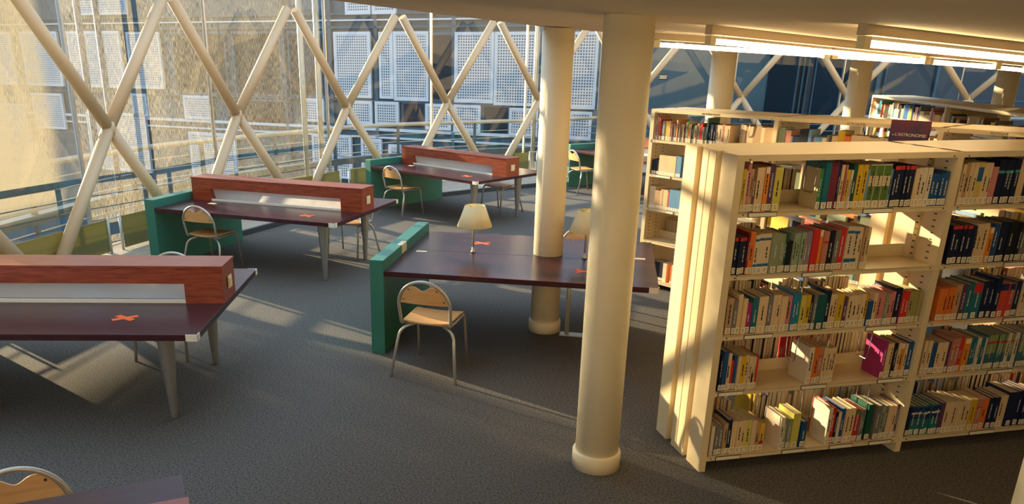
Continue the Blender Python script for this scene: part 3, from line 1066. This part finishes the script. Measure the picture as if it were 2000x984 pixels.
EX, EY, EA = 1.5348, 4.2335, radians(11.83)
bcE = bookcase('front cream bookcase, its ribbed end panel sunlit, two bays of books facing the viewer', EX, EY, EA, 2, holders=[
    (0, 0, 0.10, 0.18), (0, 0, 0.83, 0.20), (0, 1, 0.08, 0.005), (0, 1, 0.50, 0.20), (0, 2, 0.18, 0.19), (0, 2, 1.0, 0.22), (0, 3, 0.06, 0.17), (0, 3, 0.62, 0.18), (0, 3, 1.16, 0.19),
    (0, 4, 0.10, 0.17), (0, 4, 0.56, 0.17), (0, 4, 0.90, 0.17), (0, 4, 1.19, 0.17), (1, 0, 1.95, 0.2), (1, 1, 1.90, 0.2), (1, 2, 2.0, 0.2), (1, 3, 1.98, 0.2), (1, 4, 1.96, 0.2)])
FX, FY, FA = 2.085, 8.475, atan2(-0.777, 0.63)
bcF = bookcase('cream bookcase behind the front one, with subject names on its top rail', FX, FY, FA, 3, bay=1.40, holders=[(0, 1, 0.12, 0.2), (0, 0, 0.02, 0.005), (0, 2, 0.30, 0.1)])
GX, GY, GA = 6.65, 12.8, atan2(10.06 - 12.83, 6.15 - 6.65)
bcG = bookcase('rear bookcase at far right, its top seen above the middle one', GX, GY, GA, 2, bay=2.81)
for body, u in (('MATHÉMATIQUES', 0.72), ('ASTRONOMIE', 2.15), ('PHYSIQUE', 3.22)):
    text_mesh(body, 0.026, 'subject_sign', M_ink, bcF, Matrix.Translation((u, -0.0005, 1.917)) @ FRONT)


# ------------------------------------------------------------------ books
def unit(u0, w_, d, h, color):
    """cover boards, spine and page block of one book; x = thickness, y = depth, z = height"""
    t = min(0.0022, w_ * 0.16)
    b_ = MB()
    b_.box(0, t, 0, d, 0, h).box(w_ - t, w_, 0, d, 0, h).box(0, w_, -0.001, t, 0, h)
    return b_, t


BAND = {'grn': [(0.0, 1.0, 'lea')],  # colour blocks printed on the spines: list of (z0, z1 as a share of the height, colour)
    'nvr': [(0.90, 0.99, 'red')], 'gwh': [(0.14, 0.50, 'grn'), (0.74, 0.97, 'grn')], 'wbl': [(0.15, 0.26, 'blu'), (0.84, 0.9, 'blu')], 'rgr': [(0.80, 0.97, 'grn')],
    'ylr': [(0.05, 0.36, 'red')], 'ybl': [(0.55, 0.88, 'blu')], 'nvb': [(0.70, 0.76, 'cya')], 'trd': [(0.72, 0.99, 'red')], 'nre': [(0.80, 0.99, 'nav')],
    'gte': [(0.45, 0.99, 'lim'), (0.74, 0.80, 'red')], 'tgr': [(0.55, 0.95, 'nav'), (0.72, 0.78, 'wht')], 'bwh': [(0.12, 0.5, 'ink')], 'org': [(0.84, 0.98, 'wht')], 'ros': [(0.7, 0.76, 'red')]}
NAME = dict(yel='yellow', wht='off-white', pnk='pink', tan='tan', brn='brown', crm='cream', org='orange white-topped', pur='purple', lem='pale lemon', grn='green', tea='teal', plm='plum',
            nav='navy', dre='dark red', dgr='dark green', lbl='pale blue', gwh='green and cream', nvr='navy red-topped', blu='blue', ora='orange', wbl='cream blue-banded', sag='sage', blk='black',
            lgr='pale green', lav='lavender', red='red', ros='rose', gry='grey', mag='magenta', cya='bright blue', dte='dark teal', oli='olive', bwh='cream black-banded', ylr='yellow and red',
            rgr='red and green', ybl='yellow and blue', nvb='navy blue-ringed', trd='teal red-topped', nre='coral and navy', gte='green to teal', tgr='teal and navy')
ORD = ('first second third fourth fifth sixth seventh eighth ninth tenth eleventh twelfth thirteenth fourteenth fifteenth sixteenth seventeenth eighteenth nineteenth twentieth twenty-first twenty-second twenty-third '
       'twenty-fourth twenty-fifth twenty-sixth twenty-seventh twenty-eighth twenty-ninth thirtieth thirty-first thirty-second thirty-third thirty-fourth thirty-fifth thirty-sixth thirty-seventh thirty-eighth '
       'thirty-ninth fortieth forty-first forty-second forty-third forty-fourth forty-fifth forty-sixth forty-seventh forty-eighth').split()
LIGHTC = set('yel wht pnk tan crm org lem lbl gwh wbl lgr oli ybl bwh ylr ora'.split())


def book(u, w_, c, h, X, Y, A, z, label, group, vin=0.02, d=None):
    w_ = w_ - 0.0012
    if u < BAY < u + w_ + 0.002 and X == EX:
        w_ = BAY - 0.002 - u
    d = d or random.uniform(0.155, 0.20) * (0.8 + 0.2 * h / 0.24)
    vin += random.uniform(-0.006, 0.008)
    b_, t = unit(0, w_, d, h, c)
    o = b_.build('book', bookmat(c))
    o.location = (X + u * cos(A) - vin * sin(A), Y + u * sin(A) + vin * cos(A), z)
    o.rotation_euler = (0, 0, A)
    tag(o, label, 'book', group)
    MB().box(t, w_ - t, t, d - 0.004, 0.003, h - 0.004).build('pages', M_paper, o)
    lw = min(w_ * 0.9, 0.030)
    lb = MB()
    x0 = (w_ - lw) / 2
    lb.box(x0, x0 + lw, -0.0022, -0.001, 0.006, 0.042)
    lb.m = 1
    for q in range(3):
        lb.box(x0 + lw * 0.2, x0 + lw * 0.8, -0.0026, -0.0022, 0.013 + q * 0.009, 0.016 + q * 0.009)
    lb.build('spine_label', [M_label, M_ink], o)
    dec = MB()
    mats_ = []
    for z0, z1, k in BAND.get(c, []):
        dec.m = len(mats_)
        mats_.append(M_band[k])
        dec.box(w_ * 0.04, w_ * 0.96, -0.0018 - 0.0001 * len(mats_), -0.001, max(z0 * h, 0.045), z1 * h)
    if random.random() < 0.8:
        dec.m = len(mats_)
        mats_.append(M_band['ink'] if c in LIGHTC else M_band['sil'])
        tw = min(0.0075, w_ * 0.26)
        zc = random.uniform(0.30, 0.42) * h
        ze = random.uniform(0.62, 0.86) * h
        xm = w_ * random.uniform(0.42, 0.58)
        while zc < ze:
            ln = random.uniform(0.006, 0.03)
            dec.box(xm - tw / 2, xm + tw / 2, -0.0024, -0.0018, zc, min(zc + ln, ze))
            zc += ln + random.uniform(0.002, 0.007)
    if mats_:
        dec.build('spine_print', mats_, o)
    return o


ROWS = {
'0.0': '53 19 yel 24, 72 8 wht 23, 79 21 pnk 27, 100 19 tan 24, 119 21 brn 24, 140 30 crm 24.5, 170 21 crm 24.5, 191 27 org 25, 218 32 pur 26, 250 48 lem 24.5, 536 26 grn 23, 562 36 tea 27, 598 56 plm 27, 655 13 nav 26, 668 20 crm 25, 688 10 dre 26, 698 13 pnk 25, 712 20 yel 22, 732 12 wht 22, 743 29 dgr 25, 772 37 yel 25, 809 30 yel 25, 839 17 lbl 22, 856 37 gwh 25, 893 48 gwh 25, 941 51 gwh 25, 992 21 lbl 22, 1013 24 nvr 24, 1037 24 nvr 24, 1061 24 nvr 24, 1085 24 nvr 24, 1109 24 nvr 24, 1134 24 nvr 24, 1158 24 crm 22, 1182 28 wht 22.5, 1210 31 wht 22.5, 1242 32 wht 22.5, 1273 32 blu 19, 1305 32 blu 18.5, 1337 28 blu 19, 1365 28 blu 20',
'0.1': '60 24 nvr 22, 85 26 nvr 22, 111 26 nvr 22, 137 13 dre 24, 150 33 ora 25, 182 26 wbl 23, 209 38 wbl 23.5, 246 41 wbl 23.5, 287 58 sag 23.5, 345 18 sag 23, 364 17 sag 23, 380 17 dgr 23, 397 33 blk 18.5, 430 23 lgr 23, 454 23 lgr 23, 477 27 lgr 23.5, 504 24 lav 23.5, 527 22 lav 24, 549 46 red 25, 595 27 org 24.5, 622 37 ros 23.5, 660 38 blk 24, 697 36 gry 24, 733 41 red 25, 774 47 wbl 26, 821 42 wbl 25.5, 862 24 crm 25, 887 24 tan 25, 911 21 crm 25',
'0.2': '63 42 tan 22.5, 104 28 gry 21.5, 133 30 crm 24.5, 163 27 crm 22, 190 37 mag 19, 226 40 tea 22, 267 61 crm 22.5, 328 31 gry 23.5, 358 26 crm 23, 384 29 crm 23, 413 38 crm 22, 450 38 pnk 22, 488 24 cya 23.5, 512 31 cya 23.5, 543 35 lem 22, 578 29 yel 22, 607 19 blk 22, 626 24 gry 22, 651 61 dte 22, 712 30 nav 24, 742 28 crm 21.5, 770 25 crm 21.5, 795 44 yel 21.5, 839 27 pur 19, 865 32 crm 20, 897 32 crm 20, 929 25 crm 20, 954 29 crm 20.5, 983 25 yel 20.5, 1008 32 blu 16, 1040 25 crm 21, 1065 36 pnk 21, 1102 22 pnk 21, 1123 22 sag 20, 1145 22 pnk 20, 1167 24 pnk 21, 1191 49 nav 23, 1240 26 red 20, 1265 29 red 20.5, 1295 40 oli 20, 1335 22 oli 20, 1357 22 oli 20',
'0.3': '64 17 nav 24, 81 31 blu 25.5, 111 31 crm 24, 142 17 red 19, 159 21 blu 22, 180 21 crm 22, 200 31 yel 22, 231 24 crm 22, 255 21 crm 21.5, 276 14 bwh 21, 290 10 crm 21, 300 17 red 21, 659 36 wht 24, 694 32 ora 24, 726 32 ros 24, 759 22 crm 23.5, 780 22 crm 23, 802 22 crm 23, 824 25 crm 23, 1183 26 mag 25, 1209 26 crm 23, 1235 26 crm 23, 1261 22 blk 23, 1284 23 crm 23, 1306 34 org 22.5, 1340 23 crm 22, 1363 42 blu 23',
'0.4': '67 24 wht 20, 92 26 gry 20, 118 28 gry 20, 146 28 tan 21.5, 174 30 nav 23.5, 204 37 crm 22, 241 32 crm 22, 273 32 crm 22, 305 34 lem 22, 339 30 crm 22, 370 32 tan 20, 402 32 ylr 19, 539 29 wht 22, 568 25 sag 20.5, 593 29 sag 20.5, 623 53 lem 24, 688 40 blu 18, 873 26 wht 26, 899 34 red 25, 933 19 blk 22, 952 21 wht 22, 972 28 blu 24, 1001 34 crm 24, 1034 38 crm 24, 1072 36 rgr 23, 1108 21 gry 22, 1129 23 gry 22, 1167 38 dgr 25, 1221 46 gry 24, 1266 27 lgr 23, 1293 27 gry 23, 1320 31 crm 23, 1351 27 crm 23, 1378 23 pur 23.5',
'1.0': '1475 25 crm 24, 1500 29 tan 25, 1529 25 crm 25, 1554 29 crm 25, 1583 40 ybl 25, 1622 36 crm 24.5, 1658 25 crm 24.5, 1684 40 pnk 22, 1724 49 nvb 26, 1773 35 nvb 26, 1808 29 nvb 26, 1837 37 nvb 26.5, 1874 52 crm 26.5, 1926 41 nav 26',
'1.1': '1495 35 nvr 24, 1530 44 nvr 24, 1574 26 nvr 24, 1600 37 nvr 24, 1637 31 nav 23.5, 1668 28 crm 24, 1696 26 crm 24, 1722 45 crm 24.5, 1767 26 org 22, 1793 38 blu 24, 1830 11 yel 24.5, 1842 34 nav 25, 1876 30 nav 25, 1906 51 blk 25, 1957 32 blk 24.5, 1989 23 blk 24, 2012 31 gry 24, 2043 34 gry 22',
'1.2': '1506 39 ora 21, 1545 26 ora 21, 1571 28 ora 21.5, 1599 28 ora 21.5, 1628 42 tan 23, 1669 34 pur 23, 1703 49 tea 23, 1753 69 trd 23.5, 1822 65 nav 24, 1887 27 nav 24, 1914 35 nav 26, 1949 66 nre 22, 2015 39 nre 22, 2054 20 gry 22.5, 2073 43 nav 23, 2116 31 crm 22, 2148 39 crm 22',
'1.3': '1486 23 crm 23, 1509 31 crm 23, 1539 42 blu 21, 1581 35 crm 21, 1616 46 crm 21, 1662 19 pur 21, 1682 27 ros 23, 1709 37 ros 23.5, 1746 33 red 23.5, 1779 47 org 23, 1826 31 tea 22.5, 1857 24 tea 22.5, 1880 20 wht 22.5, 1900 32 tea 22.5, 1932 20 wht 22, 1951 30 gte 24, 1981 30 gte 24, 2011 26 gte 24, 2037 26 gte 24, 2062 28 gte 24, 2090 20 gte 24, 2110 28 wht 24, 2138 30 gte 24, 2168 34 wht 24, 2203 36 gte 24.5, 2239 32 gte 24.5, 2271 24 gte 24.5',
'1.4': '1473 25 nav 21, 1498 47 tgr 21, 1545 35 tgr 21, 1580 31 tgr 21, 1612 32 tgr 21, 1643 32 tgr 21.5, 1675 36 tgr 21.5, 1711 32 pur 22, 1742 36 crm 22, 1778 32 crm 22, 1810 32 crm 22, 1842 32 crm 22, 1874 36 crm 22, 1911 36 crm 22, 1947 45 yel 22.5, 1992 45 ros 22, 2036 57 ora 22, 2093 39 nav 22.5, 2132 39 nav 22.5, 2171 70 crm 23, 2241 79 nav 25, 2320 42 nav 25, 2362 33 nav 25, 2395 33 nav 25',
}
SHELF = ['top', 'second', 'third', 'fourth', 'bottom']
for key, row in ROWS.items():
    bay, si = int(key[0]), int(key[2])
    z = LIPS[si]
    items = [q.split() for q in row.split(', ')]
    for i, (u, w_, c, h) in enumerate(items):
        lab = '%s book, %s from left on %s shelf, %s bay of front bookcase' % (NAME[c], ORD[i], SHELF[si], 'sunlit end' if bay == 0 else 'right-hand')
        book(int(u) / 1000, int(w_) / 1000, c, float(h) / 100, EX, EY, EA, z, lab, 'books on the %s shelf, %s bay' % (SHELF[si], 'end' if bay == 0 else 'right'))
FROW = ('crm 21 12,blu 17 10,pnk 24 14,org 23 12,red 21 14,dgr 16 12,gry 20 28,yel 20 34,crm 20 12,ros 19 12,ros 18 12,tan 18 16,lav 18 14,nav 18 8,org 22 14,tan 20 10,gry 17 16,tan 18 14,tan 18 16,blk 15 10,'
        'ros 20 14,grn 21 14,ora 18 18,sag 19 14,blk 18 12,sag 17 14,tan 18 20,tan 20 18,gry 18 14,red 20 22,gry 17 16,gry 17 18,dgr 26 14,nav 20 22,nav 20 22,nav 20 22,crm 20 26,crm 20 28,ros 21 20,crm 20 22,crm 20 24')
uu = 0.045
for i, q in enumerate(FROW.split(',')):
    c, h, t_ = q.split()
    wd = float(t_) / 1000 * 1.28
    book(uu, wd, c, float(h) / 100, FX, FY, FA, LIPS[0], '%s book, %s from left on top shelf of the subject-named bookcase' % (NAME[c], ORD[i]), 'books on the top shelf of the middle bookcase')
    uu += wd + 0.0005
F_END = uu

# all the other rows, beyond the three hundred nearest books: one mass
mass = MB()
mcols = ['crm', 'wht', 'tan', 'crm', 'gry', 'nav', 'blk', 'red', 'blu', 'tea', 'yel', 'ros', 'lgr', 'brn', 'pur', 'ora', 'sag', 'lbl']
mm = [bookmat(c) for c in mcols] + [M_paper, M_label]
PAP, LAB = len(mcols), len(mcols) + 1


def fill(X, Y, A, u0, u1, z, v, d, hmin=0.17, hmax=0.25, pick=None, gaps=0.0, face=1):
    """a run of books; v is where their spines stand, the pages pointing along +v (face 1) or -v (face -1)"""
    M = Matrix.Translation((X, Y, z)) @ Matrix.Rotation(A, 4, 'Z')
    u = u0
    c = 0
    left = 0
    h = 0.2
    while u < u1 - 0.008:
        if left <= 0:
            left = random.choice((1, 1, 1, 2, 3, 5))
            c = random.choice(pick) if pick else random.randrange(len(mcols))
            h = random.uniform(hmin, hmax)
            th = random.uniform(0.011, 0.032)
            if random.random() < gaps:
                u += random.uniform(0.05, 0.2)
                left = 0
                continue
        left -= 1
        w_ = min(th, u1 - u)
        dd = d * random.uniform(0.85, 1.0)
        va, vb = (v, v + dd) if face > 0 else (v - dd, v)
        t = 0.0016
        mass.m = c
        mass.box(u, u + t, va, vb, 0, h, M)
        mass.box(u + w_ - t, u + w_ - 0.0003, va, vb, 0, h, M)
        s0, s1 = (va, va + t) if face > 0 else (vb - t, vb)
        mass.box(u, u + w_, s0 - 0.0005, s1, 0, h, M)
        mass.m = PAP
        mass.box(u + t, u + w_ - t, va + 0.002, vb - 0.002, 0.002, h - 0.004, M)
        if face > 0:
            mass.m = LAB
            mass.box(u + w_ * 0.1, u + w_ * 0.9, va - 0.0015, va - 0.0005, 0.006, 0.038, M)
        u += w_


for k in range(2):                                   # far side of the front bookcase
    for zi in range(5):
        fill(EX, EY, EA, k * BAY + 0.06, (k + 1) * BAY - (0.30, 0.26, 0.26, 0.05, 0.05)[zi], LIPS[zi], 0.575, 0.20, 0.18, 0.245 if zi in (1, 2) else 0.26, gaps=0.10, face=-1)
for zi in range(5):                                  # right-hand end of the front bookcase, past the frame
    fill(EX, EY, EA, (2.05, 2.12, 2.2, 2.3, 2.42)[zi] + 0.02, 2 * BAY - 0.05, LIPS[zi], 0.02, 0.18)
GREY = [0, 1, 2, 3, 4]
fill(FX, FY, FA, 0.05, 0.14, LIPS[1], 0.02, 0.18, 0.15, 0.16, [6, 5])
fill(FX, FY, FA, 0.14, 0.36, LIPS[1], 0.02, 0.18, 0.21, 0.215, [0, 1])
fill(FX, FY, FA, 0.36, 0.42, LIPS[1], 0.02, 0.18, 0.21, 0.22, [8, 17])
fill(FX, FY, FA, 0.58, 1.3, LIPS[1], 0.02, 0.18, 0.19, 0.23)
fill(FX, FY, FA, 0.05, 0.20, LIPS[2], 0.02, 0.18, 0.19, 0.24, [6, 2, 0, 3])
fill(FX, FY, FA, 0.20, 0.30, LIPS[2], 0.02, 0.18, 0.21, 0.23, [3, 2])
fill(FX, FY, FA, 0.30, 1.3, LIPS[2], 0.02, 0.18, 0.19, 0.23, [7, 8, 10, 17, 1, 15])
fill(FX, FY, FA, 0.05, 1.3, LIPS[3], 0.56, 0.2, 0.19, 0.24, [0, 2, 3], face=-1)
fill(FX, FY, FA, 0.05, 0.35, LIPS[4], 0.05, 0.18, 0.17, 0.22, [5, 4, 1, 6])
fill(FX, FY, FA, 0.42, 1.2, LIPS[4], 0.02, 0.18, 0.17, 0.24, [10, 7, 6, 1, 15])
fill(FX, FY, FA, F_END + 0.09, 1.38, LIPS[0], 0.06, 0.2, 0.2, 0.22, [2, 3])
fill(FX, FY, FA, 1.45, 2.12, LIPS[0], 0.02, 0.18, 0.15, 0.24)
fill(FX, FY, FA, 2.12, 2.44, LIPS[0], 0.02, 0.18, 0.19, 0.205, [0, 2, 3])
fill(FX, FY, FA, 2.86, 4.15, LIPS[0], 0.02, 0.18, 0.10, 0.15, [0, 1, 7, 2, 3, 11])
for k in range(3):
    for zi in (1, 2, 3, 4):
        if k:
            fill(FX, FY, FA, k * 1.4 + 0.06, k * 1.4 + 1.36, LIPS[zi], 0.02, 0.18)
for zi in range(5):
    fill(GX, GY, GA, 0.06, 2.78, LIPS[zi], 0.02, 0.18, 0.14, 0.25, gaps=0.06)
    fill(GX, GY, GA, 2.88, 5.58, LIPS[zi], 0.02, 0.18, 0.14, 0.22, gaps=0.12)
tag(mass.build('books', mm), 'remaining rows of library books on the rear bookcases and the far sides of the shelves', 'books', kind='stuff')

# the big book standing face out on the middle bookcase
Fr = Matrix.Translation((FX, FY, LIPS[0])) @ Matrix.Rotation(FA, 4, 'Z')
b = MB().box(0, 0.30, -0.030, -0.010, 0, 0.355)
o = b.build('display_book', M_poster)
o.matrix_world = Fr @ Matrix.Translation((2.445, 0.0, 0.002))
tag(o, 'large dark blue and red astronomy book displayed face out on the middle bookcase', 'book')
text_mesh("L'ASTRONOMIE", 0.034, 'title', M_band['wht'], o, Matrix.Translation((0.165, -0.0306, 0.228)) @ FRONT)
text_mesh("DE", 0.014, 'title', M_band['wht'], o, Matrix.Translation((0.032, -0.0306, 0.229)) @ FRONT)
MB().box(0.0025, 0.2975, -0.028, -0.012, 0.3552, 0.3556).build('pages', M_paper, o)
b = MB().box(-0.0, 0.30, -0.036, 0.0, -0.006, -0.001).box(0.0, 0.30, -0.036, -0.033, -0.006, 0.02)
b.build('display_ledge', M_shelf, o)


# wire book supports hanging from the shelf above
def bookend(bx, u, v0, v1, zt, zb, label):
    X, Y, A = bx
    pts = bend([(0, v0, zt), (0, v0 + 0.005, zb + 0.03), (0, v0 + 0.012, zb), (0, v1 - 0.012, zb), (0, v1 - 0.005, zb + 0.03), (0, v1, zt)], 0.03)
    o = MB().tube(pts, 0.0032, 8).build('wire_book_support', M_chrome)
    o.location = (X + u * cos(A), Y + u * sin(A), 0)
    o.rotation_euler = (0, 0, A)
    tag(o, label, 'book support', 'wire book supports hanging in the shelves')


E_ = (EX, EY, EA)
F_ = (FX, FY, FA)
for bx, u, zi, dz, lab in [
    (E_, 0.528, 0, 0.09, 'wire support before the green book in the gap of the top shelf'),
    (E_, 0.555, 2, 0.10, 'wire support between the grey and dark teal books, third shelf of the front bookcase'),
    (E_, 0.583, 3, 0.14, 'wire support against the white book in the middle of the fourth shelf'),
    (E_, 0.80, 3, 0.10, 'wire support right of the middle book group on the fourth shelf'),
    (E_, 1.10, 3, 0.12, 'wire support against the magenta book on the fourth shelf'),
    (E_, 0.44, 4, 0.15, 'wire support against the first white book on the bottom shelf'),
    (E_, 0.76, 4, 0.16, 'wire support against the second white book, by the red one on the bottom shelf'),
    (E_, 1.16, 4, 0.13, 'wire support near the dark green book on the bottom shelf'),
    (F_, 1.13, 0, 0.10, 'wire support at the right end of the mathematics books'),
    (F_, 2.20, 0, 0.10, 'wire support in the astronomy row of the middle bookcase'),
    (F_, 0.44, 1, 0.10, 'wire support on the second shelf of the middle bookcase'),
]:
    zt = (1.908 if zi == 0 else LIPS[zi - 1] - 0.008)
    bookend(bx, u, 0.045, 0.15, zt, LIPS[zi] + dz, lab)

# small notice stuck on the glass
g = MB().box(0, 0.26, -0.004, 0, 0, 0.12)
g.m = 1
for z, x0, x1 in ((0.085, 0.02, 0.24), (0.055, 0.04, 0.22), (0.03, 0.03, 0.23)):
    g.box(x0, x1, -0.006, -0.004, z, z + 0.015)
o = g.build('notice', [M_ink, M_label])
tag(o, 'small black notice with pale lines stuck on the glass beside the third column', 'notice')
(gx0, gy0), (gx1, gy1) = GL[10], GL[11]
t_ = 0.30
o.location = (gx0 + (gx1 - gx0) * t_, gy0 + (gy1 - gy0) * t_ - 0.03, 2.0)
o.rotation_euler = (0, 0, atan2(gy1 - gy0, gx1 - gx0))
